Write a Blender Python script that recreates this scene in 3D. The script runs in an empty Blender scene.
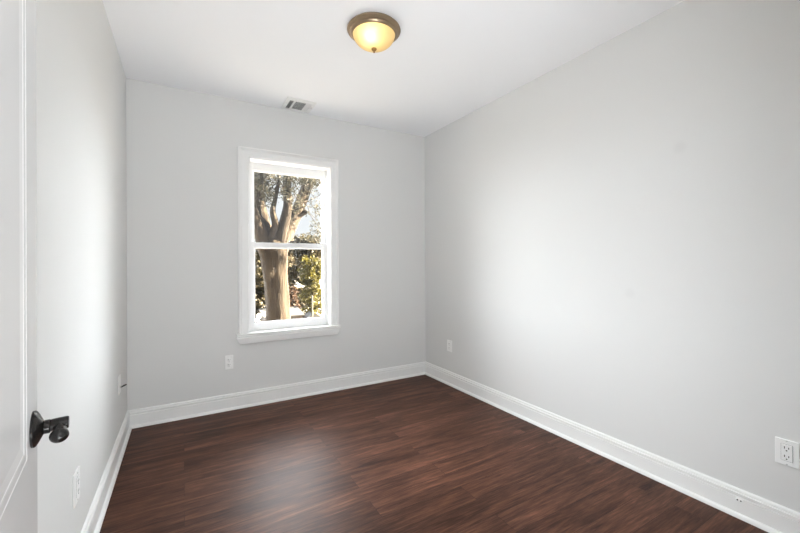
import bpy, bmesh, math, random
from mathutils import Vector, Matrix
PI = math.pi
S = bpy.context.scene
COL = S.collection
random.seed(7)

# ------------------------------------------------------------------ dimensions (metres)
XL, XR, YB, H = -0.342, 2.158, 3.205, 2.44      # left wall, right wall, back wall, ceiling
YF = 0.08                                       # room face of the wall with the doorway
GZ = -3.1                                       # garden level (the room is upstairs)
WX0, WX1, WZ0, WZ1 = 0.454, 1.142, 0.575, 1.997  # clear window opening

# ------------------------------------------------------------------ camera
cam_d = bpy.data.cameras.new('camera')
cam = bpy.data.objects.new('camera', cam_d)
COL.objects.link(cam)
cam.matrix_world = Matrix(((0.865182, 0.00304, -0.501448, 0.0),
                           (-0.501437, -0.003698, -0.865186, 0.0),
                           (-0.004484, 0.999989, -0.001675, 1.14484),
                           (0, 0, 0, 1)))
cam_d.sensor_width = 36.0
cam_d.lens = 16.806
cam_d.shift_y = -0.005828
cam_d.clip_start = 0.02
cam_d.clip_end = 300
S.camera = cam

# ------------------------------------------------------------------ exposure, sky, sun, large lights
S.view_settings.view_transform = 'Standard'
S.view_settings.look = 'None'
S.view_settings.exposure = 0.0
S.view_settings.gamma = 1.0
S.view_settings.use_curve_mapping = False
S.cycles.max_bounces = 14
S.cycles.diffuse_bounces = 8
S.cycles.transparent_max_bounces = 16
S.cycles.sample_clamp_indirect = 6.0

SKY_BASE, SKY_BOOST = 1.0, 40.0
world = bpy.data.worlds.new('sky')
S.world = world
world.use_nodes = True
wn, wl = world.node_tree.nodes, world.node_tree.links
wn.clear()
w_out = wn.new('ShaderNodeOutputWorld')
w_bg = wn.new('ShaderNodeBackground')
w_tc = wn.new('ShaderNodeTexCoord')
w_sep = wn.new('ShaderNodeSeparateXYZ')
# pale sky above the trees in front, far brighter sky around it added to light the room, dull sky behind the house
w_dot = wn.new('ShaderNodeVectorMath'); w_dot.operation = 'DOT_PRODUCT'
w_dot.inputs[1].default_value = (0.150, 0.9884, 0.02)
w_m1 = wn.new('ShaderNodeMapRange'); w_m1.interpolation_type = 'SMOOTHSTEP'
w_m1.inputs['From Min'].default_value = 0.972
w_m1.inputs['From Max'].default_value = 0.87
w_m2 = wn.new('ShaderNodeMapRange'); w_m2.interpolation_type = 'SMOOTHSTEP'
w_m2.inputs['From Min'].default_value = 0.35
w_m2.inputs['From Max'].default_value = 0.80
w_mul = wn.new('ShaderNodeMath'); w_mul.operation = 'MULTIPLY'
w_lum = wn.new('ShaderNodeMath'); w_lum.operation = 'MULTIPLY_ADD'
w_lum.inputs[1].default_value = SKY_BOOST
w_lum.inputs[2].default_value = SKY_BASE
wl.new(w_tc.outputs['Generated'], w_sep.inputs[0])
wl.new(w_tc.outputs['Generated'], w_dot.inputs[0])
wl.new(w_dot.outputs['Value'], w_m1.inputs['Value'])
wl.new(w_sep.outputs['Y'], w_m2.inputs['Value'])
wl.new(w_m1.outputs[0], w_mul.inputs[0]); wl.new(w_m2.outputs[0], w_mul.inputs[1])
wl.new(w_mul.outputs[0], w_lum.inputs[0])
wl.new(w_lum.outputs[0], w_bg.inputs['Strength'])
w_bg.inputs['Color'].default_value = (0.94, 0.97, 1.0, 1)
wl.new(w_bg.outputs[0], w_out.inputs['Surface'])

sun_d = bpy.data.lights.new('sun', 'SUN')
sun_d.energy = 230.0
sun_d.angle = 0.01
sun_d.color = (1.0, 0.84, 0.62)
sun = bpy.data.objects.new('sun', sun_d)
COL.objects.link(sun)
sun.rotation_euler = Vector((0.93, -0.05, 0.42)).to_track_quat('Z', 'Y').to_euler()


def area(name, loc, target, sx, sy, power, color=(1, 1, 1), portal=False):
    d = bpy.data.lights.new(name, 'AREA')
    d.shape = 'RECTANGLE'
    d.size, d.size_y = sx, sy
    d.energy = power
    d.color = color
    o = bpy.data.objects.new(name, d)
    COL.objects.link(o)
    o.location = loc
    o.rotation_euler = (Vector(target) - Vector(loc)).to_track_quat('-Z', 'Y').to_euler()
    if portal:
        d.cycles.is_portal = True
    return o


# two added fill lamps on the hall floor behind the doorway, throwing their light up into the room
area('hall_floor_fill', (-0.40, -0.62, 0.03), (0.05, -0.35, 1.0), 0.9, 0.9, 160.0, (0.93, 0.97, 1.0))
area('doorway_floor_fill', (0.30, -0.75, 0.03), (0.30, -0.35, 1.0), 1.2, 1.0, 135.0, (0.93, 0.97, 1.0))
area('window_portal', (0.798, YB + 0.24, 1.29), (0.798, 0, 1.29), 0.72, 1.46, 1.0, portal=True)

# ------------------------------------------------------------------ materials


def mat(name, color, rough=0.5, metal=0.0, spec=0.5, bump=None, vary=None, coat=0.0):
    m = bpy.data.materials.new(name)
    m.use_nodes = True
    nt = m.node_tree
    b = nt.nodes['Principled BSDF']
    b.inputs['Base Color'].default_value = (*color, 1)
    b.inputs['Roughness'].default_value = rough
    b.inputs['Metallic'].default_value = metal
    b.inputs['Specular IOR Level'].default_value = spec
    b.inputs['Coat Weight'].default_value = coat
    tc = nt.nodes.new('ShaderNodeTexCoord')
    if vary:
        sc, amt = vary
        n = nt.nodes.new('ShaderNodeTexNoise')
        n.inputs['Scale'].default_value = sc
        n.inputs['Detail'].default_value = 4
        mx = nt.nodes.new('ShaderNodeMixRGB')
        mx.inputs['Color1'].default_value = (*[c * (1 - amt) for c in color], 1)
        mx.inputs['Color2'].default_value = (*[min(1, c * (1 + amt)) for c in color], 1)
        nt.links.new(tc.outputs['Object'], n.inputs['Vector'])
        nt.links.new(n.outputs['Fac'], mx.inputs['Fac'])
        nt.links.new(mx.outputs[0], b.inputs['Base Color'])
    if bump:
        sc, st, dist = bump
        n = nt.nodes.new('ShaderNodeTexNoise')
        n.inputs['Scale'].default_value = sc
        n.inputs['Detail'].default_value = 3
        bp = nt.nodes.new('ShaderNodeBump')
        bp.inputs['Strength'].default_value = st
        bp.inputs['Distance'].default_value = dist
        nt.links.new(tc.outputs['Object'], n.inputs['Vector'])
        nt.links.new(n.outputs['Fac'], bp.inputs['Height'])
        nt.links.new(bp.outputs[0], b.inputs['Normal'])
    return m


WALL_C = (0.715, 0.715, 0.705)
M_wall = mat('wall_paint', WALL_C, 0.62, spec=0.3, bump=(220, 0.06, 0.002))
M_ceil = mat('ceiling_paint', (0.915, 0.92, 0.935), 0.8, spec=0.2, bump=(180, 0.05, 0.002))
M_trim = mat('trim_gloss_white', (0.86, 0.86, 0.85), 0.28, spec=0.5)
M_door = mat('door_satin_white', (0.80, 0.80, 0.795), 0.25, spec=0.5, bump=(14, 0.04, 0.004))
M_vinyl = mat('window_vinyl', (0.86, 0.86, 0.86), 0.35)
M_plate = mat('outlet_plastic', (0.90, 0.90, 0.89), 0.3)
M_slot = mat('slot_dark', (0.02, 0.02, 0.02), 0.6)
M_screw = mat('screw_metal', (0.62, 0.62, 0.60), 0.35, 0.8)
M_bronze = mat('oil_rubbed_bronze', (0.014, 0.012, 0.011), 0.24, 0.35, vary=(60, 0.3))
M_pan = mat('fixture_bronze', (0.27, 0.195, 0.125), 0.36, 0.7, vary=(35, 0.15))
M_finial = mat('finial_brass', (0.30, 0.17, 0.06), 0.35, 0.8)
M_black = mat('black_rubber', (0.015, 0.015, 0.015), 0.45)
M_vent = mat('register_white', (0.84, 0.84, 0.83), 0.4)
M_louver = mat('louver_grey', (0.80, 0.80, 0.79), 0.45)
M_blade = mat('blade_grey', (0.30, 0.30, 0.29), 0.45)
M_duct = mat('duct_dark', (0.05, 0.05, 0.05), 0.7)

# right wall: same paint with two faint touched-up spots
M_wall_r = mat('wall_paint_touched_up', WALL_C, 0.62, spec=0.3, bump=(220, 0.06, 0.002))
nt = M_wall_r.node_tree
tc = nt.nodes.new('ShaderNodeTexCoord')
prev = None
for (py, pz, r, amt) in ((0.915, 1.718, 0.030, 0.955), (1.162, 0.968, 0.028, 0.965)):
    vm = nt.nodes.new('ShaderNodeVectorMath'); vm.operation = 'DISTANCE'
    vm.inputs[1].default_value = (XR, py, pz)
    mr = nt.nodes.new('ShaderNodeMapRange')
    mr.inputs['From Min'].default_value = r * 0.5
    mr.inputs['From Max'].default_value = r * 1.25
    mr.inputs['To Min'].default_value = amt
    mr.inputs['To Max'].default_value = 1.0
    nt.links.new(tc.outputs['Object'], vm.inputs[0])
    nt.links.new(vm.outputs['Value'], mr.inputs['Value'])
    if prev is None:
        prev = mr.outputs[0]
    else:
        mu = nt.nodes.new('ShaderNodeMath'); mu.operation = 'MULTIPLY'
        nt.links.new(prev, mu.inputs[0]); nt.links.new(mr.outputs[0], mu.inputs[1])
        prev = mu.outputs[0]
vs = nt.nodes.new('ShaderNodeVectorMath'); vs.operation = 'SCALE'
vs.inputs[0].default_value = WALL_C
nt.links.new(prev, vs.inputs['Scale'])
nt.links.new(vs.outputs[0], nt.nodes['Principled BSDF'].inputs['Base Color'])


def floor_material():
    m = bpy.data.materials.new('dark_wood_planks')
    m.use_nodes = True
    nt = m.node_tree; N = nt.nodes; L = nt.links
    b = N['Principled BSDF']
    tc = N.new('ShaderNodeTexCoord')
    br = N.new('ShaderNodeTexBrick')             # rows of planks running across the room
    br.offset = 0.37; br.offset_frequency = 2; br.squash = 1.0
    br.inputs['Scale'].default_value = 1.0
    br.inputs['Brick Width'].default_value = 1.22
    br.inputs['Row Height'].default_value = 0.125
    br.inputs['Mortar Size'].default_value = 0.0011
    br.inputs['Mortar Smooth'].default_value = 0.3
    br.inputs['Bias'].default_value = 0.0
    br.inputs['Color1'].default_value = (0, 0, 0, 1)
    br.inputs['Color2'].default_value = (1, 1, 1, 1)
    br.inputs['Mortar'].default_value = (0.5, 0.5, 0.5, 1)
    L.new(tc.outputs['Object'], br.inputs['Vector'])
    # every plank shifts its own grain
    sep = N.new('ShaderNodeSeparateXYZ'); L.new(tc.outputs['Object'], sep.inputs[0])
    rowf = N.new('ShaderNodeMath'); rowf.operation = 'DIVIDE'; rowf.inputs[1].default_value = 0.125
    L.new(sep.outputs['Y'], rowf.inputs[0])
    row = N.new('ShaderNodeMath'); row.operation = 'FLOOR'; L.new(rowf.outputs[0], row.inputs[0])
    rs = N.new('ShaderNodeMath'); rs.operation = 'MULTIPLY'; rs.inputs[1].default_value = 3.71
    L.new(row.outputs[0], rs.inputs[0])
    pl = N.new('ShaderNodeMath'); pl.operation = 'MULTIPLY_ADD'; pl.inputs[1].default_value = 9.3
    L.new(br.outputs['Color'], pl.inputs[0]); L.new(rs.outputs[0], pl.inputs[2])
    comb = N.new('ShaderNodeCombineXYZ')
    L.new(sep.outputs['X'], comb.inputs[0]); L.new(sep.outputs['Y'], comb.inputs[1]); L.new(pl.outputs[0], comb.inputs[2])
    # long streaks
    mp = N.new('ShaderNodeMapping'); mp.inputs['Scale'].default_value = (1.5, 17.0, 1.0)
    L.new(comb.outputs[0], mp.inputs['Vector'])
    n1 = N.new('ShaderNodeTexNoise'); n1.inputs['Scale'].default_value = 1.6
    n1.inputs['Detail'].default_value = 7; n1.inputs['Roughness'].default_value = 0.62; n1.inputs['Distortion'].default_value = 0.9
    L.new(mp.outputs[0], n1.inputs['Vector'])
    # fine grain
    mp2 = N.new('ShaderNodeMapping'); mp2.inputs['Scale'].default_value = (6.0, 85.0, 1.0)
    L.new(comb.outputs[0], mp2.inputs['Vector'])
    n2 = N.new('ShaderNodeTexNoise'); n2.inputs['Scale'].default_value = 2.0; n2.inputs['Detail'].default_value = 6; n2.inputs['Roughness'].default_value = 0.65
    L.new(mp2.outputs[0], n2.inputs['Vector'])
    # cloudy darkening
    mp3 = N.new('ShaderNodeMapping'); mp3.inputs['Scale'].default_value = (2.2, 6.0, 1.0)
    L.new(comb.outputs[0], mp3.inputs['Vector'])
    n3 = N.new('ShaderNodeTexNoise'); n3.inputs['Scale'].default_value = 1.3; n3.inputs['Detail'].default_value = 3
    L.new(mp3.outputs[0], n3.inputs['Vector'])
    r1 = N.new('ShaderNodeValToRGB')
    r1.color_ramp.elements[0].position = 0.37; r1.color_ramp.elements[0].color = (0.034, 0.0165, 0.0115, 1)
    r1.color_ramp.elements[1].position = 0.68; r1.color_ramp.elements[1].color = (0.185, 0.083, 0.049, 1)
    e = r1.color_ramp.elements.new(0.50); e.color = (0.076, 0.0345, 0.0230, 1)
    e = r1.color_ramp.elements.new(0.58); e.color = (0.118, 0.052, 0.033, 1)
    mixn = N.new('ShaderNodeMath'); mixn.operation = 'MULTIPLY_ADD'; mixn.inputs[1].default_value = 0.42
    L.new(n2.outputs['Fac'], mixn.inputs[0])
    add3 = N.new('ShaderNodeMath'); add3.operation = 'MULTIPLY_ADD'; add3.inputs[1].default_value = 0.60
    L.new(n1.outputs['Fac'], add3.inputs[0]); L.new(mixn.outputs[0], add3.inputs[2])
    mixn.inputs[2].default_value = 0.0
    L.new(add3.outputs[0], r1.inputs[0])
    # plank to plank tone and clouds
    tone = N.new('ShaderNodeMapRange'); tone.inputs['To Min'].default_value = 0.80; tone.inputs['To Max'].default_value = 1.22
    L.new(br.outputs['Color'], tone.inputs['Value'])
    cl = N.new('ShaderNodeMapRange'); cl.inputs['From Min'].default_value = 0.3; cl.inputs['From Max'].default_value = 0.7
    cl.inputs['To Min'].default_value = 0.72; cl.inputs['To Max'].default_value = 1.2
    L.new(n3.outputs['Fac'], cl.inputs['Value'])
    mm = N.new('ShaderNodeMath'); mm.operation = 'MULTIPLY'
    L.new(tone.outputs[0], mm.inputs[0]); L.new(cl.outputs[0], mm.inputs[1])
    sc = N.new('ShaderNodeVectorMath'); sc.operation = 'SCALE'
    L.new(r1.outputs['Color'], sc.inputs[0]); L.new(mm.outputs[0], sc.inputs['Scale'])
    seam = N.new('ShaderNodeMixRGB'); seam.inputs['Color2'].default_value = (0.020, 0.011, 0.009, 1)
    fac = N.new('ShaderNodeMath'); fac.operation = 'MULTIPLY'; fac.inputs[1].default_value = 0.75
    L.new(br.outputs['Fac'], fac.inputs[0]); L.new(fac.outputs[0], seam.inputs['Fac'])
    L.new(sc.outputs[0], seam.inputs['Color1'])
    L.new(seam.outputs[0], b.inputs['Base Color'])
    rr = N.new('ShaderNodeMapRange'); rr.inputs['To Min'].default_value = 0.33; rr.inputs['To Max'].default_value = 0.50
    L.new(n2.outputs['Fac'], rr.inputs['Value']); L.new(rr.outputs[0], b.inputs['Roughness'])
    b.inputs['Specular IOR Level'].default_value = 0.085
    bp = N.new('ShaderNodeBump'); bp.inputs['Strength'].default_value = 0.22; bp.inputs['Distance'].default_value = 0.0012
    hh = N.new('ShaderNodeMath'); hh.operation = 'MULTIPLY_ADD'; hh.inputs[1].default_value = -1.2
    L.new(br.outputs['Fac'], hh.inputs[0]); L.new(n2.outputs['Fac'], hh.inputs[2])
    L.new(hh.outputs[0], bp.inputs['Height']); L.new(bp.outputs[0], b.inputs['Normal'])
    return m


M_floor = floor_material()


def glass_material(name, gloss=0.05, haze=0.0):
    m = bpy.data.materials.new(name)
    m.use_nodes = True
    nt = m.node_tree; N = nt.nodes; L = nt.links
    N.remove(N['Principled BSDF'])
    out = N['Material Output']
    tr = N.new('ShaderNodeBsdfTransparent'); tr.inputs[0].default_value = (0.97, 0.98, 0.98, 1)
    gl = N.new('ShaderNodeBsdfGlossy'); gl.inputs['Roughness'].default_value = 0.02
    mx = N.new('ShaderNodeMixShader'); mx.inputs[0].default_value = gloss
    L.new(tr.outputs[0], mx.inputs[1]); L.new(gl.outputs[0], mx.inputs[2])
    last = mx
    if haze:
        df = N.new('ShaderNodeBsdfTranslucent'); df.inputs[0].default_value = (0.9, 0.93, 1.0, 1)
        m2 = N.new('ShaderNodeMixShader'); m2.inputs[0].default_value = haze
        L.new(mx.outputs[0], m2.inputs[1]); L.new(df.outputs[0], m2.inputs[2])
        last = m2
    L.new(last.outputs[0], out.inputs['Surface'])
    return m


M_glass = glass_material('window_glass', 0.03)
M_glass_hazy = glass_material('window_glass_flare', 0.03, 0.002)  # faint translucent veil imitates sky flare over the upper pane

# frosted amber bowl: scatters the lamp burning behind it, and glows through its whole thickness
M_bowl = bpy.data.materials.new('frosted_amber_glass')
M_bowl.use_nodes = True
nt = M_bowl.node_tree; N = nt.nodes; L = nt.links
b = N['Principled BSDF']
b.inputs['Base Color'].default_value = (0.82, 0.68, 0.38, 1)
b.inputs['Roughness'].default_value = 0.25
tl = N.new('ShaderNodeBsdfTranslucent'); tl.inputs[0].default_value = (1.0, 0.84, 0.50, 1)
mx = N.new('ShaderNodeMixShader'); mx.inputs[0].default_value = 0.6
L.new(b.outputs[0], mx.inputs[1]); L.new(tl.outputs[0], mx.inputs[2])
L.new(mx.outputs[0], N['Material Output'].inputs['Surface'])

# ------------------------------------------------------------------ mesh helpers


class MB:
    def __init__(self):
        self.bm = bmesh.new()

    def box(self, x0, x1, y0, y1, z0, z1, bevel=0.0, seg=2):
        vs = [self.bm.verts.new(c) for c in ((x0, y0, z0), (x1, y0, z0), (x1, y1, z0), (x0, y1, z0),
                                             (x0, y0, z1), (x1, y0, z1), (x1, y1, z1), (x0, y1, z1))]
        fs = [self.bm.faces.new([vs[i] for i in q]) for q in ((3, 2, 1, 0), (4, 5, 6, 7), (0, 1, 5, 4), (1, 2, 6, 5), (2, 3, 7, 6), (3, 0, 4, 7))]
        if bevel:
            es = list({e for f in fs for e in f.edges})
            bmesh.ops.bevel(self.bm, geom=es, offset=bevel, segments=seg, affect='EDGES', profile=0.5)
        return self

    def prism(self, prof, p0, p1, u, v, close=True):
        """a profile of (a, b) pairs laid along u and v, drawn out from p0 to p1 (lists of per-end shifts allowed)"""
        p0, p1, u, v = map(Vector, (p0, p1, u, v))
        a = [self.bm.verts.new(p0 + u * q[0] + v * q[1]) for q in prof]
        c = [self.bm.verts.new(p1 + u * q[0] + v * q[1]) for q in prof]
        n = len(prof)
        for i in range(n):
            j = (i + 1) % n
            self.bm.faces.new((a[i], a[j], c[j], c[i]))
        self.bm.faces.new(a[::-1]); self.bm.faces.new(c)
        return self

    def frame(self, prof, corners, nrm):
        """mitred picture-frame moulding: profile (inset towards the centre, height along nrm) round a rectangle"""
        nrm = Vector(nrm)
        cs = [Vector(c) for c in corners]
        n = len(cs)
        rings = []
        for (ins, hgt) in prof:
            r = []
            for i in range(n):
                a, b2, c = cs[i - 1], cs[i], cs[(i + 1) % n]
                d = (a - b2).normalized() + (c - b2).normalized()
                r.append(self.bm.verts.new(b2 + d * ins + nrm * hgt))
            rings.append(r)
        for k in range(len(rings)):
            r0, r1 = rings[k], rings[(k + 1) % len(rings)]
            for i in range(n):
                j = (i + 1) % n
                self.bm.faces.new((r0[i], r0[j], r1[j], r1[i]))
        return self

    def lathe(self, prof, center=(0, 0, 0), axis=(0, 0, 1), n=40):
        ax = Vector(axis).normalized()
        t = Vector((1, 0, 0)) if abs(ax.x) < 0.9 else Vector((0, 1, 0))
        u = ax.cross(t).normalized(); w = ax.cross(u)
        c = Vector(center)
        rings = []
        for (r, h) in prof:
            if r < 1e-6:
                rings.append([self.bm.verts.new(c + ax * h)])
            else:
                rings.append([self.bm.verts.new(c + ax * h + (u * math.cos(2 * PI * i / n) + w * math.sin(2 * PI * i / n)) * r) for i in range(n)])
        for a, b2 in zip(rings, rings[1:]):
            if len(a) == 1 and len(b2) == 1:
                continue
            for i in range(n):
                j = (i + 1) % n
                if len(a) == 1:
                    self.bm.faces.new((a[0], b2[j], b2[i]))
                elif len(b2) == 1:
                    self.bm.faces.new((a[i], a[j], b2[0]))
                else:
                    self.bm.faces.new((a[i], a[j], b2[j], b2[i]))
        for r in (rings[0], rings[-1]):
            if len(r) > 1:
                self.bm.faces.new(r)
        return self

    def tube(self, pts, radii, n=14, sub=4, rough=0.0, rnd=None):
        P = [Vector(p) for p in pts]
        path, rad = [], []
        for i in range(len(P) - 1):
            p0 = P[max(i - 1, 0)]; p1 = P[i]; p2 = P[i + 1]; p3 = P[min(i + 2, len(P) - 1)]
            for k in range(sub):
                t = k / sub
                q = 0.5 * ((2 * p1) + (p2 - p0) * t + (2 * p0 - 5 * p1 + 4 * p2 - p3) * t * t + (-p0 + 3 * p1 - 3 * p2 + p3) * t ** 3)
                path.append(q); rad.append(radii[i] * (1 - t) + radii[i + 1] * t)
        path.append(P[-1]); rad.append(radii[-1])
        d0 = (path[1] - path[0]).normalized()
        u = d0.orthogonal().normalized()
        rings = []
        ph = [(rnd or random).uniform(0, 6.28) for _ in range(4)]
        for i, q in enumerate(path):
            d = (path[min(i + 1, len(path) - 1)] - path[max(i - 1, 0)]).normalized()
            u = (u - d * u.dot(d)).normalized(); w = d.cross(u)
            ring = []
            for k in range(n):
                a = 2 * PI * k / n
                rr = rad[i]
                if rough:
                    rr *= 1 + rough * (math.sin(3 * a + ph[0] + i * 0.21) * 0.5 + math.sin(5 * a + ph[1] - i * 0.13) * 0.35 + math.sin(2 * a + ph[2] + i * 0.5) * 0.3 + math.sin(9 * a + ph[3] + i * .3) * 0.25)
                ring.append(self.bm.verts.new(q + (u * math.cos(a) + w * math.sin(a)) * rr))
            rings.append(ring)
        for a, b2 in zip(rings, rings[1:]):
            for k in range(n):
                j = (k + 1) % n
                self.bm.faces.new((a[k], a[j], b2[j], b2[k]))
        self.bm.faces.new(rings[0][::-1]); self.bm.faces.new(rings[-1])
        return self

    def ellipsoid(self, c, r, n=20, rot=None):
        mt = Matrix.Translation(c) @ (rot.to_4x4() if rot else Matrix()) @ Matrix.Diagonal((*r, 1))
        bmesh.ops.create_uvsphere(self.bm, u_segments=n, v_segments=n // 2 + 2, radius=1, matrix=mt)
        return self

    def build(self, name, material, parent=None, smooth=False, kind=None):
        bm = self.bm
        bmesh.ops.recalc_face_normals(bm, faces=bm.faces)
        me = bpy.data.meshes.new(name)
        bm.to_mesh(me); bm.free()
        me.materials.append(material)
        o = bpy.data.objects.new(name, me)
        COL.objects.link(o)
        if parent:
            o.parent = parent
        if smooth:
            for p in me.polygons:
                p.use_smooth = True
            try:
                me.set_sharp_from_angle(angle=math.radians(38))
            except Exception:
                pass
        if kind:
            o['kind'] = kind
        return o


def empty(name, loc=(0, 0, 0), rz=0.0):
    o = bpy.data.objects.new(name, None)
    o.empty_display_size = 0.1
    COL.objects.link(o)
    o.location = loc
    o.rotation_euler = (0, 0, rz)
    return o


def tag(o, label=None, cat=None, group=None, kind=None):
    if label: o['label'] = label
    if cat: o['category'] = cat
    if group: o['group'] = group
    if kind: o['kind'] = kind
    return o


# ------------------------------------------------------------------ room shell
T = 0.24
f = MB().box(XL - 0.9, XR + T, -2.4, YB + T, -0.22, 0.0).build('floor', M_floor, kind='structure')
MB().box(XL - 0.9, XR + T, -2.4, YB + T, H, H + 0.2).build('ceiling', M_ceil, kind='structure')
w = MB()
w.box(XL - T, WX0, YB, YB + T, 0, H).box(WX1, XR + T, YB, YB + T, 0, H)
w.box(WX0, WX1, YB, YB + T, 0, WZ0 - 0.03).box(WX0, WX1, YB, YB + T, WZ1, H)
w.build('wall_back', M_wall, kind='structure')
MB().box(XL - T, XL, -0.05, YB, 0, H).build('wall_left', M_wall, kind='structure')
MB().box(XR, XR + T, -0.05, YB, 0, H).build('wall_right', M_wall_r, kind='structure')
DX0, DX1, DZ = -0.135, 0.665, 2.055
w = MB()
w.box(XL, DX0, -0.05, YF, 0, H).box(DX1, XR, -0.05, YF, 0, H).box(DX0, DX1, -0.05, YF, DZ, H)
w.build('wall_front', M_wall, kind='structure')
# hall behind the doorway
w = MB()
w.box(XL - 0.9, XL - 0.82, -2.4, -0.05, 0, H).box(XR + T - 0.08, XR + T, -2.4, -0.05, 0, H)
w.box(XL - 0.9, XL - T, -0.05, 0.0, 0, H)
w.box(XL - 0.82, XR + T - 0.08, -2.4, -2.3, 0, H)
w.build('wall_hall', M_wall, kind='structure')

# doorway lining
w = MB()
w.box(DX0 - 0.001, DX0 + 0.012, -0.055, YF + 0.004, 0, DZ).box(DX1 - 0.012, DX1 + 0.001, -0.055, YF + 0.004, 0, DZ)
w.box(DX0, DX1, -0.055, YF + 0.004, DZ - 0.012, DZ + 0.001)
w.box(DX1, DX1 + 0.07, YF, YF + 0.016, 0, DZ + 0.07)
w.build('trim_1', M_trim, kind='structure')

# baseboards: stepped colonial board with a quarter-round shoe
BB = [(0, 0), (0.0145, 0), (0.0145, 0.0865), (0.0095, 0.0885), (0.0095, 0.0910), (0.0155, 0.0935), (0.0160, 0.1055), (0.0090, 0.1075), (0.0090, 0.1105),
      (0.0115, 0.1125), (0.0095, 0.1185), (0.004, 0.123), (0, 0.123)]
SH = [(0.0145, 0.0), (0.029, 0.0), (0.0285, 0.006), (0.0262, 0.0115), (0.0225, 0.0158), (0.018, 0.018), (0.0145, 0.0185)]


def baseboard(name, p0, p1, u):
    o = MB().prism(BB, p0, p1, u, (0, 0, 1)).build(name, M_trim, kind='structure')
    MB().prism(SH, p0, p1, u, (0, 0, 1)).build('shoe_moulding', M_trim, o, smooth=True)


baseboard('baseboard_back', (XL, YB, 0), (XR, YB, 0), (0, -1, 0))
baseboard('baseboard_right', (XR, YF, 0), (XR, YB, 0), (-1, 0, 0))
baseboard('baseboard_left', (XL, YF, 0), (XL, YB, 0), (1, 0, 0))

# ------------------------------------------------------------------ window
win = empty('window_1', (0, 0, 0)); tag(win, kind='structure')
FL, HT = (0, -1, 0), 1
# casing: back band, flat, small bead; butt sides + head mitred
cas = [(0.0, 0.0), (0.0, 0.026), (0.010, 0.030), (0.0165, 0.028), (0.0175, 0.017), (0.0215, 0.017), (0.0230, 0.0235), (0.0265, 0.0225), (0.0285, 0.0145), (0.070, 0.0140), (0.076, 0.013), (0.080, 0.008), (0.080, 0.0)]
c = MB()
xa, xb, zt = WX0 - 0.080, WX1 + 0.066, WZ1 + 0.073
zs = 0.588
for (p0, p1, u) in (((xa, YB, 0), (xa, YB, 0), (1, 0, 0)),):
    pass
for side in (0, 1):                                # side casings, mitred into the head
    x0, sx = (xa, 1) if side == 0 else (xb, -1)
    wd = 0.080 if side == 0 else 0.066
    lo, hi = [], []
    for (a, h) in cas:
        a2 = a / 0.080 * wd
        lo.append(c.bm.verts.new((x0 + sx * a2, YB - h, zs)))
        hi.append(c.bm.verts.new((x0 + sx * a2, YB - h, zt - a / 0.080 * 0.073)))
    n = len(cas)
    for i in range(n):
        j = (i + 1) % n
        c.bm.faces.new((lo[i], lo[j], hi[j], hi[i]))
    c.bm.faces.new(lo); c.bm.faces.new(hi)
lo, hi = [], []
for (a, h) in cas:
    t = a / 0.080
    lo.append(c.bm.verts.new((xa + t * 0.080, YB - h, zt - t * 0.073)))
    hi.append(c.bm.verts.new((xb - t * 0.066, YB - h, zt - t * 0.073)))
for i in range(len(cas)):
    j = (i + 1) % len(cas)
    c.bm.faces.new((lo[i], lo[j], hi[j], hi[i]))
c.bm.faces.new(lo); c.bm.faces.new(hi)
c.build('casing', M_trim, win)
# stool with crown-shaped apron, mitred returns
st = MB()
prof = [(0.044, 0.588), (0.047, 0.585), (0.047, 0.579), (0.038, 0.576), (0.038, 0.5725), (0.045, 0.569), (0.045, 0.564), (0.036, 0.561), (0.036, 0.5575), (0.041, 0.555), (0.041, 0.547), (0.038, 0.530), (0.034, 0.514), (0.032, 0.508), (0.030, 0.506)]
sx0, sx1 = 0.381, 1.190


def ret(z):                                        # slanted returns: the ends draw in towards the bottom
    return 0.024 * min(1.0, max(0.0, (z - 0.506) / 0.052))


La = [st.bm.verts.new((sx0 - ret(z), YB - h, z)) for h, z in prof]
Ra = [st.bm.verts.new((sx1 + ret(z), YB - h, z)) for h, z in prof]
Lw = [st.bm.verts.new((sx0 - ret(z), YB, z)) for h, z in prof]
Rw = [st.bm.verts.new((sx1 + ret(z), YB, z)) for h, z in prof]
for i in range(len(prof) - 1):
    st.bm.faces.new((La[i], La[i + 1], Ra[i + 1], Ra[i]))
    st.bm.faces.new((La[i], La[i + 1], Lw[i + 1], Lw[i]))
    st.bm.faces.new((Ra[i], Ra[i + 1], Rw[i + 1], Rw[i]))
    st.bm.faces.new((Lw[i], Lw[i + 1], Rw[i + 1], Rw[i]))
st.bm.faces.new((La[0], Ra[0], Rw[0], Lw[0])); st.bm.faces.new((La[-1], Ra[-1], Rw[-1], Lw[-1]))
st.build('window_sill', M_trim, win)
MB().box(WX0, WX1, YB - 0.03, YB + T + 0.03, WZ0 - 0.03, WZ0 + 0.004).build('sill_board', M_trim, win)
# jamb liners: white tracks with a ridge each
j = MB()
j.box(WX0 - 0.002, WX0 + 0.010, YB - 0.004, YB + T, WZ0, WZ1).box(WX1 - 0.006, WX1 + 0.002, YB - 0.004, YB + T, WZ0, WZ1)
j.box(WX0, WX1, YB - 0.004, YB + T, WZ1 - 0.008, WZ1 + 0.002)
j.box(WX0 + 0.01, WX0 + 0.022, YB + 0.078, YB + 0.087, WZ0, WZ1).box(WX1 - 0.014, WX1 - 0.006, YB + 0.078, YB + 0.087, WZ0, WZ1)
j.box(WX0 + 0.01, WX0 + 0.024, YB + 0.168, YB + 0.185, WZ0, WZ1).box(WX1 - 0.02, WX1 - 0.006, YB + 0.168, YB + 0.185, WZ0, WZ1)
j.build('jamb', M_vinyl, win)


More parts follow.
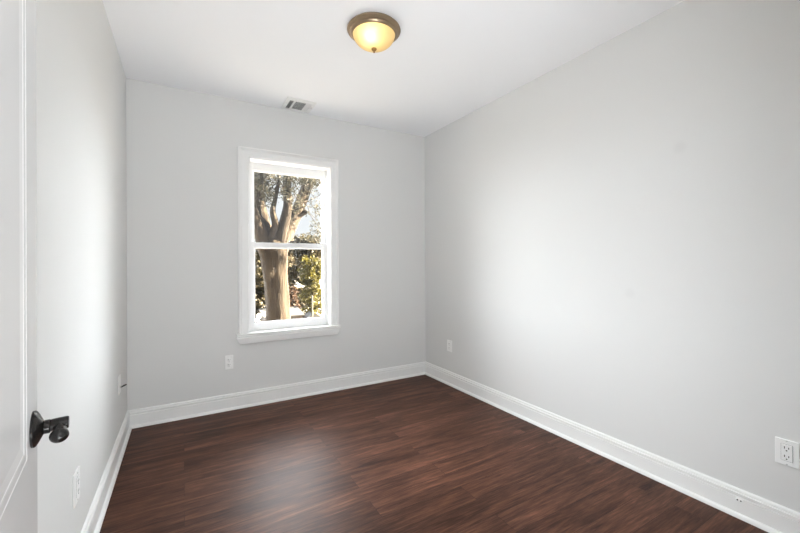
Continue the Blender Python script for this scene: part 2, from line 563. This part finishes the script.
def sash(name, y0, z0, z1, rail_b, rail_t, gx0, gx1, glass):
    y1 = y0 + 0.034
    a0, a1 = WX0 + 0.012, WX1 - 0.010
    s = MB()
    s.box(a0, gx0, y0, y1, z0, z1, 0.002, 1).box(gx1, a1, y0, y1, z0, z1, 0.002, 1)
    s.box(gx0, gx1, y0, y1, z0, z0 + rail_b, 0.002, 1).box(gx0, gx1, y0, y1, z1 - rail_t, z1, 0.002, 1)
    # glazing bead
    g = 0.010
    s.frame([(0, 0.006), (0, -0.006), (g, 0.004), (g, 0.010)],
            [(gx0, y0 + 0.010, z0 + rail_b), (gx1, y0 + 0.010, z0 + rail_b), (gx1, y0 + 0.010, z1 - rail_t), (gx0, y0 + 0.010, z1 - rail_t)], (0, 1, 0))
    o = s.build(name, M_vinyl, win)
    MB().box(gx0 - 0.004, gx1 + 0.004, y0 + 0.016, y0 + 0.021, z0 + rail_b - 0.004, z1 - rail_t + 0.004).build('glass_pane', glass, o)
    return o


up = sash('upper_sash', YB + 0.126, 1.268, 1.990, 0.042, 0.062, 0.508, 1.112, M_glass_hazy)
lo_s = sash('lower_sash', YB + 0.089, 0.582, 1.318, 0.060, 0.042, 0.508, 1.104, M_glass)
k = MB()
k.box(0.782, 0.842, YB + 0.095, YB + 0.120, 1.318, 1.324, 0.002, 1)
k.lathe([(0.011, 0.0), (0.011, 0.010), (0.008, 0.013), (0, 0.013)], (0.812, YB + 0.108, 1.324), n=16)
k.box(0.806, 0.846, YB + 0.100, YB + 0.108, 1.330, 1.336, 0.002, 1)
k.build('sash_lock', M_bronze, lo_s, smooth=True)

# ------------------------------------------------------------------ door, standing open into the room
ang = math.radians(97.3)
door = empty('door_1', (-0.1175, 0.098, 0.0), ang); tag(door, kind='structure')
DW, DH, DT = 0.76, 2.035, 0.035
PX0, PX1 = 0.10, 0.668
panels = [(0.20, 0.70), (0.853, 1.915)]
d = MB()
for (x0, x1, z0, z1) in ((0, PX0, 0.01, DH), (PX1, DW, 0.01, DH), (PX0, PX1, 0.01, panels[0][0]), (PX0, PX1, panels[0][1], panels[1][0]), (PX0, PX1, panels[1][1], DH)):
    d.box(x0, x1, 0.0, DT, z0, z1)
d.build('door_frame', M_door, door)
for (z0, z1) in panels:
    p = MB().box(PX0 - 0.004, PX1 + 0.004, 0.0030, DT - 0.0030, z0 - 0.004, z1 + 0.004).build('door_panel', M_door, door)
    m = MB()
    mp_ = [(0.0, 0.0), (0.0015, 0.0007), (0.012, 0.0009), (0.0145, 0.0012), (0.0155, 0.0018), (0.030, 0.0030), (0.030, 0.0100), (0.0, 0.0100)]
    m.frame(mp_, [(PX0, 0, z0), (PX1, 0, z0), (PX1, 0, z1), (PX0, 0, z1)], (0, 1, 0))
    m.frame([(a, -b_) for a, b_ in mp_], [(PX0, DT, z0), (PX1, DT, z0), (PX1, DT, z1), (PX0, DT, z1)], (0, 1, 0))
    m.build('panel_moulding', M_door, p)


def lever(side):
    """side -1: room face (local -y), +1: the face towards the wall"""
    s = side
    y0 = 0.0 if s < 0 else DT
    cx, cz = 0.714, 0.8825
    ax = (0, s, 0)
    h = MB().lathe([(0.0280, 0.0), (0.0282, 0.003), (0.0266, 0.0050), (0.0230, 0.0072), (0.0130, 0.0120), (0.0100, 0.0135)], (cx, y0, cz), ax, 48)
    root = h.build('door_handle', M_bronze, door, smooth=True)
    n = MB().lathe([(0.0085, 0.011), (0.0085, 0.0130), (0.0108, 0.0140), (0.0108, 0.0205), (0.0086, 0.0215), (0.0086, 0.024)], (cx, y0, cz), ax, 28)
    n.build('collar', M_bronze, root, smooth=True)
    g = MB()
    g.lathe([(0.0, 0.0215), (0.0092, 0.0218), (0.0098, 0.030), (0.0100, 0.0415), (0.0088, 0.0435), (0.0, 0.0438)], (cx, y0, cz + 0.001), ax, 28)
    yy = y0 + s * 0.0335
    g.tube([(cx, yy, cz - 0.001), (cx - 0.010, yy, cz - 0.005), (cx - 0.020, yy, cz - 0.0090), (cx - 0.027, yy, cz - 0.0110)], [0.0080, 0.0085, 0.0098, 0.0090], 20, 4)
    g.ellipsoid((cx - 0.024, yy, cz - 0.0100), (0.0118, 0.0122, 0.0114))
    g.build('lever', M_bronze, root, smooth=True)


lever(-1); lever(1)
for z in (0.22, 1.02, 1.80):
    MB().lathe([(0, 0), (0.006, 0.0), (0.006, 0.09), (0, 0.09)], (-0.004, -0.003, z), n=14).build('hinge', M_bronze, door, smooth=True)

# ------------------------------------------------------------------ ceiling lamp
LX, LY = 0.912, 1.848
lamp = empty('ceiling_light', (LX, LY, H))
tag(lamp, 'round flush ceiling lamp with bronze rim and lit amber glass bowl', 'ceiling light')
MB().lathe([(0.0, 0.0), (0.128, 0.0), (0.136, -0.004), (0.145, -0.013), (0.147, -0.018), (0.1455, -0.022), (0.140, -0.0245), (0.137, -0.029), (0.130, -0.032), (0.127, -0.040), (0.121, -0.045), (0.117, -0.045), (0.117, -0.036), (0.113, -0.030), (0.0, -0.022)], n=72).build('rim', M_pan, lamp, smooth=True)
bw = MB()
prof = []
for i in range(15):
    t = i / 14 * PI / 2
    prof.append((0.1165 * math.cos(t), -0.036 - 0.080 * math.sin(t) ** 1.05))
prof[-1] = (0.0, prof[-1][1])
bw.lathe(prof, n=72)
bowl = bw.build('glass_bowl', M_bowl, lamp, smooth=True)
MB().lathe([(0.0, -0.113), (0.0120, -0.114), (0.0150, -0.119), (0.0120, -0.126), (0.0055, -0.130), (0.0040, -0.134), (0.0048, -0.138), (0.0, -0.1415)], n=24).build('finial', M_finial, lamp, smooth=True)
bd = bpy.data.lights.new('bulb', 'POINT')
bd.energy = 0.33; bd.color = (1.0, 0.88, 0.66); bd.shadow_soft_size = 0.02
bo = bpy.data.objects.new('bulb', bd); COL.objects.link(bo)
bo.location = (LX - 0.040, LY - 0.046, H - 0.070)

# ------------------------------------------------------------------ ceiling register
vx0, vx1, vy0, vy1 = 0.705, 0.938, 2.945, 3.186
vent = empty('ceiling_vent', ((vx0 + vx1) / 2, (vy0 + vy1) / 2, H))
tag(vent, 'white metal ceiling register with angled louvres near the back wall', 'air vent')
cx, cy = (vx0 + vx1) / 2, (vy0 + vy1) / 2
hx, hy = (vx1 - vx0) / 2, (vy1 - vy0) / 2
secs = [(-0.087, -0.054), (-0.040, 0.045), (0.059, 0.090)]
ys = (-0.072, 0.092)
fr = MB()
zt, zb = 0.0, -0.006
fr.box(-hx, hx, -hy, ys[0], zb, zt, 0.002, 1).box(-hx, hx, ys[1], hy, zb, zt, 0.002, 1)
xs = [-hx] + [v for s_ in secs for v in s_] + [hx]
for i in range(0, len(xs), 2):
    fr.box(xs[i], xs[i + 1], ys[0], ys[1], zb, zt)
fr.build('frame', M_vent, vent)
MB().box(-hx + 0.008, hx - 0.008, ys[0] - 0.008, ys[1] + 0.008, -0.0012, -0.0004).build('duct', M_duct, vent)
for k_, (a, b_) in enumerate(secs):
    nb = (4, 9, 4)[k_]
    if k_ == 1:          # middle bank: blades across, tilted
        for i in range(nb):
            y = ys[0] + (i + 0.5) * (ys[1] - ys[0]) / nb
            MB().prism([(-0.0075, -0.0055), (0.0070, -0.0016), (0.0075, -0.0024), (-0.0070, -0.0063)], (a, y, 0), (b_, y, 0), (0, 1, 0), (0, 0, 1)).build('louvre', M_louver, vent)
    else:
        sg = -1 if k_ == 2 else 1
        for i in range(nb):
            x = a + (i + 0.5) * (b_ - a) / nb
            MB().prism([(-0.0042 * sg, -0.0060), (0.0036 * sg, -0.0014), (0.0042 * sg, -0.0022), (-0.0036 * sg, -0.0066)], (x, ys[0], 0), (x, ys[1], 0), (1, 0, 0), (0, 0, 1)).build('louvre', M_vent if k_ == 2 else M_blade, vent)
MB().box(0.086, 0.108, -0.004, 0.004, -0.014, -0.006, 0.001, 1).build('damper_lever', M_louver, vent)
for sx_ in (-1, 1):
    MB().lathe([(0.0035, -0.006), (0.003, -0.0075), (0, -0.0078)], (sx_ * (hx - 0.014), -0.01, 0), n=12).build('screw', M_screw, vent)

# ------------------------------------------------------------------ outlets (local: x along wall, -y out of the wall)


def outlet(loc, rz, label, style, pw=0.070, ph=0.114, group=None):
    root = empty('wall_outlet', loc, rz)
    tag(root, label, 'outlet', group)
    MB().box(-pw / 2, pw / 2, -0.006, 0.0, -ph / 2, ph / 2, 0.0022, 2).build('cover_plate', M_plate, root)
    if style == 'square':
        o = MB().box(-0.0168, 0.0168, -0.0085, -0.002, -0.0335, 0.0335, 0.0012, 2).build('receptacle', M_plate, root)
        MB().frame([(0, 0.0), (0.0009, 0.0), (0.0009, 0.004), (0, 0.004)], [(-0.0178, -0.0062, -0.0345), (0.0178, -0.0062, -0.0345), (0.0178, -0.0062, 0.0345), (-0.0178, -0.0062, 0.0345)], (0, 1, 0)).build('recess', M_slot, root)
        zc = (0.0175, -0.0175)
        yf = -0.0086
    else:
        zc = (0.0195, -0.0195)
        yf = -0.0076
    for z in zc:
        par = o if style == 'square' else MB().lathe([(0.0168, 0.004), (0.0168, 0.0072), (0.0160, 0.0076), (0, 0.0076)], (0, 0, z), (0, -1, 0), 28).build('receptacle', M_plate, root, smooth=True)
        for (x, hh) in ((-0.0063, 0.0045), (0.0063, 0.0036)):
            MB().box(x - 0.0013, x + 0.0013, yf - 0.0004, yf + 0.001, z + 0.003 - hh, z + 0.003 + hh).build('slot', M_slot, par)
        MB().lathe([(0.0025, 0.0), (0.0025, 0.0014), (0, 0.0014)], (0, yf + 0.001, z - 0.0085), (0, -1, 0), 12).build('slot', M_slot, par)
    for z in ((0.048, -0.048) if style == 'square' else (0.0,)):
        MB().lathe([(0.0030, 0.005), (0.0030, 0.0068), (0.002, 0.0074), (0, 0.0074)], (0, 0, z), (0, -1, 0), 12).build('screw', M_screw, root)
    return root


outlet((XR, 0.536, 0.352), PI / 2 * -1, 'white rectangular outlet close above the right baseboard, nearest the camera', 'square', 0.072, 0.106)
outlet((XR, 2.800, 0.361), -PI / 2, 'small white duplex outlet on the right wall near the far corner', 'duplex', 0.070, 0.106)
outlet((0.306, YB, 0.370), 0.0, 'white duplex outlet on the back wall below the window', 'duplex', 0.059, 0.108)
outlet((XL, 1.767, 0.336), PI / 2, 'white outlet seen edge-on on the left wall below the door handle', 'square', 0.080, 0.116)
# plate with a short black cable at the far end of the left wall
cp = empty('cable_plate', (XL, 2.815, 0.412), PI / 2)
tag(cp, 'white wall plate with a short black cable end by the left back corner', 'wall plate')
MB().box(-0.036, 0.036, -0.006, 0.0, -0.054, 0.054, 0.0022, 2).build('cover_plate', M_plate, cp)
MB().lathe([(0.007, 0.006), (0.007, 0.010), (0.004, 0.010), (0.004, 0.014), (0, 0.014)], (0.0, 0, -0.016), (0, -1, 0), 12).build('jack', M_screw, cp)
MB().tube([(0.0, -0.010, -0.017), (0.002, -0.018, -0.014), (0.006, -0.024, -0.0115), (0.014, -0.031, -0.0105), (0.022, -0.034, -0.011)], [0.0045, 0.0045, 0.0045, 0.0045, 0.0042], 10, 4).build('cable', M_black, cp, smooth=True)

# small fitting on the right-hand baseboard
fit = empty('cable_grommet', (XR - 0.0145, 0.686, 0.079), -PI / 2)
tag(fit, 'tiny white fitting with two dark holes set in the right baseboard', 'fitting')
MB().ellipsoid((0, 0, 0), (0.014, 0.006, 0.0075), 20).build('bushing', M_plate, fit, smooth=True)
for (x, r) in ((-0.0055, 0.0030), (0.0062, 0.0026)):
    MB().lathe([(r, 0.002), (r, 0.0072), (0, 0.0072)], (x, 0, -0.0008), (0, -1, 0), 12).build('hole', M_slot, fit)

# ------------------------------------------------------------------ garden seen through the window


def bark_material():
    m = bpy.data.materials.new('bark')
    m.use_nodes = True
    nt = m.node_tree; N = nt.nodes; L = nt.links
    b = N['Principled BSDF']; b.inputs['Roughness'].default_value = 0.9; b.inputs['Specular IOR Level'].default_value = 0.1
    tc = N.new('ShaderNodeTexCoord')
    mp = N.new('ShaderNodeMapping'); mp.inputs['Scale'].default_value = (13, 13, 1.5)
    L.new(tc.outputs['Object'], mp.inputs['Vector'])
    n = N.new('ShaderNodeTexNoise'); n.inputs['Scale'].default_value = 1.6; n.inputs['Detail'].default_value = 10; n.inputs['Roughness'].default_value = 0.72; n.inputs['Distortion'].default_value = 0.6
    L.new(mp.outputs[0], n.inputs['Vector'])
    r = N.new('ShaderNodeValToRGB')
    r.color_ramp.elements[0].position = 0.36; r.color_ramp.elements[0].color = (0.0040, 0.0026, 0.0018, 1)
    r.color_ramp.elements[1].position = 0.64; r.color_ramp.elements[1].color = (0.0370, 0.0290, 0.0210, 1)
    e = r.color_ramp.elements.new(0.47); e.color = (0.0165, 0.0115, 0.0076, 1)
    L.new(n.outputs['Fac'], r.inputs[0]); L.new(r.outputs[0], b.inputs['Base Color'])
    bp = N.new('ShaderNodeBump'); bp.inputs['Strength'].default_value = 1.0; bp.inputs['Distance'].default_value = 0.05
    L.new(n.outputs['Fac'], bp.inputs['Height']); L.new(bp.outputs[0], b.inputs['Normal'])
    return m


def leaf_material(name, c0, c1, trans=0.3):
    m = bpy.data.materials.new(name)
    m.use_nodes = True
    nt = m.node_tree; N = nt.nodes; L = nt.links
    b = N['Principled BSDF']; b.inputs['Roughness'].default_value = 0.6; b.inputs['Specular IOR Level'].default_value = 0.2
    tc = N.new('ShaderNodeTexCoord')
    n = N.new('ShaderNodeTexNoise'); n.inputs['Scale'].default_value = 2.6; n.inputs['Detail'].default_value = 6
    L.new(tc.outputs['Object'], n.inputs['Vector'])
    r = N.new('ShaderNodeValToRGB')
    r.color_ramp.elements[0].position = 0.36; r.color_ramp.elements[0].color = (*c0, 1)
    r.color_ramp.elements[1].position = 0.64; r.color_ramp.elements[1].color = (*c1, 1)
    L.new(n.outputs['Fac'], r.inputs[0]); L.new(r.outputs[0], b.inputs['Base Color'])
    tl = N.new('ShaderNodeBsdfTranslucent'); L.new(r.outputs[0], tl.inputs[0])
    mx = N.new('ShaderNodeMixShader'); mx.inputs[0].default_value = trans
    L.new(b.outputs[0], mx.inputs[1]); L.new(tl.outputs[0], mx.inputs[2])
    L.new(mx.outputs[0], N['Material Output'].inputs['Surface'])
    return m


M_bark = bark_material()
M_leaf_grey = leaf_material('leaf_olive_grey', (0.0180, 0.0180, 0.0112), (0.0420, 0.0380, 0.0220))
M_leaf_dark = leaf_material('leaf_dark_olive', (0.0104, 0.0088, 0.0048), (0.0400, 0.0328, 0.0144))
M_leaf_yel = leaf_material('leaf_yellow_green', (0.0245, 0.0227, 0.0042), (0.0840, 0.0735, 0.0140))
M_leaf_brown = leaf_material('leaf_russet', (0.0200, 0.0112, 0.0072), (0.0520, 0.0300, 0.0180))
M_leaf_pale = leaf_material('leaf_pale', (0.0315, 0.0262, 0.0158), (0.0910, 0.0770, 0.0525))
M_ground = mat('snowy_ground', (0.52, 0.52, 0.52), 0.95, vary=(0.5, 0.2))
M_shed = mat('shed_boards', (0.030, 0.019, 0.012), 0.8, vary=(4, 0.3))
M_snow = mat('snowy_roof', (0.030, 0.029, 0.029), 0.8, vary=(5, 0.6))
M_cream = mat('cream_paint', (0.030, 0.025, 0.019), 0.7, vary=(2, 0.1))
M_car = mat('white_car_paint', (0.032, 0.032, 0.033), 0.35)
M_carglass = mat('car_glass', (0.03, 0.035, 0.04), 0.1)
M_tyre = mat('tyre', (0.02, 0.02, 0.02), 0.8)

MB().box(-40, 60, YB + 0.5, 90, GZ - 0.3, GZ).build('ground', M_ground, kind='structure')

# leaves: little bent diamonds strewn through clusters


def leaves(clusters, size, rnd, name, material, parent):
    """clusters: (centre, radii, count)"""
    vs, fs = [], []
    for (c, r, n) in clusters:
        for _ in range(n):
            while True:
                p = Vector((rnd.uniform(-1, 1), rnd.uniform(-1, 1), rnd.uniform(-1, 1)))
                if p.length <= 1: break
            q = Vector(c) + Vector((p.x * r[0], p.y * r[1], p.z * r[2]))
            s = size * rnd.uniform(0.6, 1.4)
            d = Vector((rnd.gauss(0, 1), rnd.gauss(0, 1), rnd.gauss(-0.3, 0.8))).normalized()
            w_ = d.orthogonal().normalized()
            w_.rotate(Matrix.Rotation(rnd.uniform(0, 6.28), 3, d))
            up_ = d.cross(w_)
            k0 = len(vs)
            vs += [q, q + d * s * 0.5 + w_ * s * 0.28 + up_ * s * 0.08, q + d * s, q + d * s * 0.5 - w_ * s * 0.28 + up_ * s * 0.08]
            fs.append((k0, k0 + 1, k0 + 2)); fs.append((k0, k0 + 2, k0 + 3))
    me = bpy.data.meshes.new(name)
    me.from_pydata([tuple(v) for v in vs], [], fs)
    me.materials.append(material)
    o = bpy.data.objects.new(name, me); COL.objects.link(o); o.parent = parent
    return o


R1 = random.Random(11)
tree = empty('forked_tree', (1.93, 9.0, GZ))
tag(tree, 'big old tree with a thick forked sunlit trunk outside the window', 'tree')
off = Vector((1.93, 9.0, GZ))
TW = {
 'trunk': [((2.02, 9.0, -3.12), .50), ((1.96, 9.0, -2.3), .36), ((1.94, 9.0, -1.2), .32), ((1.93, 9.0, -0.54), .297), ((1.92, 9.0, -0.24), .286), ((1.90, 9.0, 0.16), .265), ((1.87, 9.0, 0.56), .268), ((1.84, 9.0, 0.98), .283), ((1.84, 9.0, 1.31), .30), ((1.81, 9.0, 1.62), .25), ((1.80, 9.0, 1.80), .14)],
 'a': [((1.72, 9.0, 1.20), .19), ((1.56, 8.95, 1.67), .150), ((1.43, 8.9, 2.08), .128), ((1.26, 8.9, 2.46), .119), ((1.02, 8.9, 2.85), .107), ((0.6, 8.8, 3.6), .09), ((0.3, 8.8, 4.6), .06)],
 'b': [((1.76, 9.05, 1.40), .20), ((1.67, 9.15, 1.79), .185), ((1.58, 9.2, 2.25), .160), ((1.54, 9.25, 2.71), .135), ((1.56, 9.3, 3.24), .11), ((1.59, 9.3, 3.80), .095), ((1.5, 9.4, 5.2), .05)],
 'c': [((1.72, 8.9, 1.68), .095), ((1.83, 8.86, 2.01), .080), ((1.77, 8.85, 2.31), .064), ((1.83, 8.9, 2.61), .050), ((1.9, 8.9, 2.97), .04), ((1.92, 8.9, 3.44), .03)],
 'd': [((1.88, 8.95, 1.40), .15), ((1.96, 8.9, 1.78), .135), ((2.06, 8.9, 2.16), .112), ((2.12, 8.9, 2.52), .102), ((2.10, 8.9, 2.92), .095), ((2.13, 8.9, 3.35), .081), ((2.18, 8.9, 3.83), .071), ((2.2, 8.8, 5.0), .04)],
 'e': [((1.96, 9.15, 1.28), .19), ((2.14, 9.40, 1.69), .175), ((2.37, 9.60, 2.15), .165), ((2.57, 9.65, 2.56), .155), ((2.73, 9.7, 2.93), .145), ((2.88, 9.7, 3.33), .135), ((3.1, 9.7, 3.9), .115), ((3.5, 9.75, 5.0), .07)],
 'g': [((3.1, 9.7, 3.9), .08), ((3.7, 9.72, 4.1), .06), ((4.4, 9.75, 4.15), .045), ((5.3, 9.75, 4.0), .025)],  # unseen limb added to carry the shading leaves
 'f': [((2.46, 9.6, 2.28), .09), ((2.66, 9.55, 2.42), .065), ((2.76, 9.52, 2.45), .055)],
}
tb = MB()
for key, pts in TW.items():
    tb.tube([Vector(p) - off for p, r in pts], [r for p, r in pts], 26 if key == 'trunk' else 18, 6, 0.10 if key == 'trunk' else 0.07, R1)
tb.build('trunk', M_bark, tree, smooth=True)
# thin hanging twigs
tw = MB()
twigs = []
for i in range(40):
    x = R1.uniform(1.15, 3.0); z = R1.uniform(2.6, 3.6); y = R1.uniform(8.4, 9.3)
    p = Vector((x, y, z)); pts = [p]
    dx = R1.uniform(-0.16, 0.16)
    for k_ in range(4):
        p = p + Vector((dx + R1.uniform(-0.07, 0.07), R1.uniform(-0.05, 0.05), -R1.uniform(0.08, 0.2)))
        pts.append(p)
    twigs.append(pts)
    tw.tube([q - off for q in pts], [0.012, 0.010, 0.008, 0.006, 0.004], 5, 2)
tw.build('twigs', M_bark, tree)
cl = []
for pts in twigs:
    for q in pts[1:]:
        cl.append((q - off, (0.09, 0.09, 0.10), 5))
cl += [(Vector((1.42, 8.75, 3.05)) - off, (0.26, 0.2, 0.34), 520), (Vector((1.62, 8.7, 2.95)) - off, (0.20, 0.2, 0.42), 420), (Vector((1.66, 8.75, 2.62)) - off, (0.15, 0.15, 0.25), 120),
       (Vector((2.08, 8.7, 2.9)) - off, (0.18, 0.2, 0.4), 190), (Vector((2.45, 8.7, 3.1)) - off, (0.55, 0.2, 0.16), 260), (Vector((2.76, 8.8, 3.12)) - off, (0.16, 0.2, 0.16), 90), (Vector((2.0, 8.7, 3.12)) - off, (0.9, 0.3, 0.14), 220),
       (Vector((2.25, 8.8, 2.55)) - off, (0.16, 0.2, 0.4), 50),
       (Vector((2.78, 8.9, 2.02)) - off, (0.17, 0.2, 0.16), 60), (Vector((2.62, 8.9, 1.78)) - off, (0.26, 0.2, 0.12), 90), (Vector((2.92, 8.9, 1.80)) - off, (0.16, 0.2, 0.22), 110), (Vector((2.84, 8.9, 2.5)) - off, (0.12, 0.2, 0.2), 50)]
leaves([(c_, r_, int(n_ * 1.6)) for c_, r_, n_ in cl], 0.052, R1, 'foliage', M_leaf_grey, tree)['kind'] = 'stuff'
leaves([(Vector((4.9, 9.75, 3.75)) - off, (0.6, 0.28, 0.95), 2600)], 0.12, R1, 'foliage', M_leaf_grey, tree)['kind'] = 'stuff'  # leaf cluster outside the view, added to shade the right limb


def shrub(name, base, h, w_, material, label, cat, rnd, n, size, lo=0.12):
    root = empty(name, base)
    tag(root, label, cat)
    st_ = MB().tube([(0, 0, 0), (w_ * 0.04, 0, h * 0.4), (0, 0, h * 0.9)], [0.07, 0.05, 0.015], 8, 3)
    cl_ = []
    for i in range(46):
        t = rnd.uniform(lo, 1.0)
        rr = w_ * (0.5 * (1 - 0.55 * t))
        a = rnd.uniform(0, 6.28); d_ = rr * math.sqrt(rnd.random())
        c_ = Vector((math.cos(a) * d_, math.sin(a) * d_ * 0.7, h * t * 0.95))
        cl_.append((c_, (w_ * 0.12, w_ * 0.12, h * 0.055), n // 46))
        if i % 3 == 0:
            st_.tube([(0, 0, c_.z * 0.85), c_ * 0.6 + Vector((0, 0, c_.z * 0.36)), c_], [0.025, 0.016, 0.008], 6, 2)
    st_.build('stem', M_bark, root)
    fo = leaves(cl_, size, rnd, 'foliage', material, root)
    fo['kind'] = 'stuff'
    return root


shrub('evergreen_tree', (4.0, 21.9, GZ), 5.6, 2.6, M_leaf_dark, 'dark olive evergreen just right of the big trunk outside', 'tree', R1, 6000, 0.22, 0.25)
shrub('evergreen_tree', (6.6, 23.0, GZ), 6.0, 3.2, M_leaf_dark, 'tall dark evergreen farthest right behind the yellow-green bush', 'tree', R1, 7000, 0.22, 0.25)
shrub('evergreen_tree', (3.2, 24.5, GZ), 6.2, 2.8, M_leaf_dark, 'dark evergreen seen left of the big trunk outside', 'tree', R1, 5000, 0.22, 0.25)
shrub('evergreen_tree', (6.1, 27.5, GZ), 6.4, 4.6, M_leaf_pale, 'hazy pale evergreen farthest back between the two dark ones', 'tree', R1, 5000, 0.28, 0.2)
shrub('bush', (5.75, 19.0, GZ), 4.7, 1.7, M_leaf_yel, 'sunlit yellow-green bush at the right side of the lower pane', 'bush', R1, 3600, 0.15, 0.3)
shrub('bush', (4.9, 20.0, GZ), 3.0, 1.4, M_leaf_brown, 'russet brown bush behind the snow-roofed shed', 'bush', R1, 3000, 0.15, 0.3)
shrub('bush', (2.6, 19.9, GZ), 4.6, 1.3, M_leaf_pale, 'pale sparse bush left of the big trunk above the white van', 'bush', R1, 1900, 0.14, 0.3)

# low garden shed with a frosted roof
sh = empty('garden_shed', (4.35, 18.2, GZ))
tag(sh, 'low brown board shed with a white frosted roof outside', 'shed')
s = MB()
for i in range(14):
    s.box(-1.15 + i * 0.118, -1.15 + i * 0.118 + 0.112, -0.55, -0.52 + 0.008 * (i % 2), 0, 1.76)
s.box(-1.15, 0.50, -0.52, 0.6, 0, 1.76)
s.build('board_walls', M_shed, sh)
MB().prism([(-0.68, 1.755), (0.72, 2.00), (0.72, 2.06), (-0.68, 1.81)], (-1.25, 0, 0), (0.60, 0, 0), (0, 1, 0), (0, 0, 1)).build('roof', M_snow, sh)
# cream store box with a gabled lid and a slim white post
bx = empty('storage_hut', (5.42, 17.6, GZ))
tag(bx, 'cream gabled hut at the right end of the brown shed outside', 'hut')
MB().box(-0.36, 0.36, -0.4, 0.4, 0, 1.52, 0.01, 1).build('walls', M_cream, bx)
MB().prism([(-0.46, 1.50), (0.46, 1.50), (0.46, 1.55), (-0.12, 1.86), (-0.46, 1.70)], (0, -0.46, 0), (0, 0.46, 0), (1, 0, 0), (0, 0, 1)).build('lid', M_snow, bx)
po = MB().lathe([(0.035, 0), (0.035, 2.65), (0.045, 2.66), (0.03, 2.72), (0, 2.74)], (0, 0, 0), n=12).build('post', M_cream)
po.location = (5.15, 17.0, GZ)
tag(po, 'slim pale post standing in front of the bushes outside', 'post')

# white van parked left of the trunk
car = empty('van', (1.75, 15.4, GZ), 0.06)
tag(car, 'white van parked beyond the tree at the lower left of the window', 'van')
body = [(-2.1, 0.32), (2.1, 0.32), (2.16, 0.70), (2.05, 1.02), (1.25, 1.20), (0.62, 2.00), (0.30, 2.12), (-1.9, 2.14), (-2.12, 2.00), (-2.2, 0.6)]
MB().prism(body, (0, -0.85, 0), (0, 0.85, 0), (1, 0, 0), (0, 0, 1)).build('body', M_car, car)
for s_ in (-1, 1):
    MB().prism([(0.05, 1.28), (1.02, 1.26), (0.54, 1.90), (0.05, 1.92)], (0, s_ * 0.851, 0), (0, s_ * 0.858, 0), (1, 0, 0), (0, 0, 1)).build('side_window', M_carglass, car)
    for xw in (-1.35, 1.35):
        MB().lathe([(0, -0.1), (0.27, -0.1), (0.33, -0.07), (0.33, 0.07), (0.27, 0.1), (0, 0.1)], (xw, s_ * 0.80, 0.33), (0, 1, 0), 24).build('wheel', M_tyre, car)
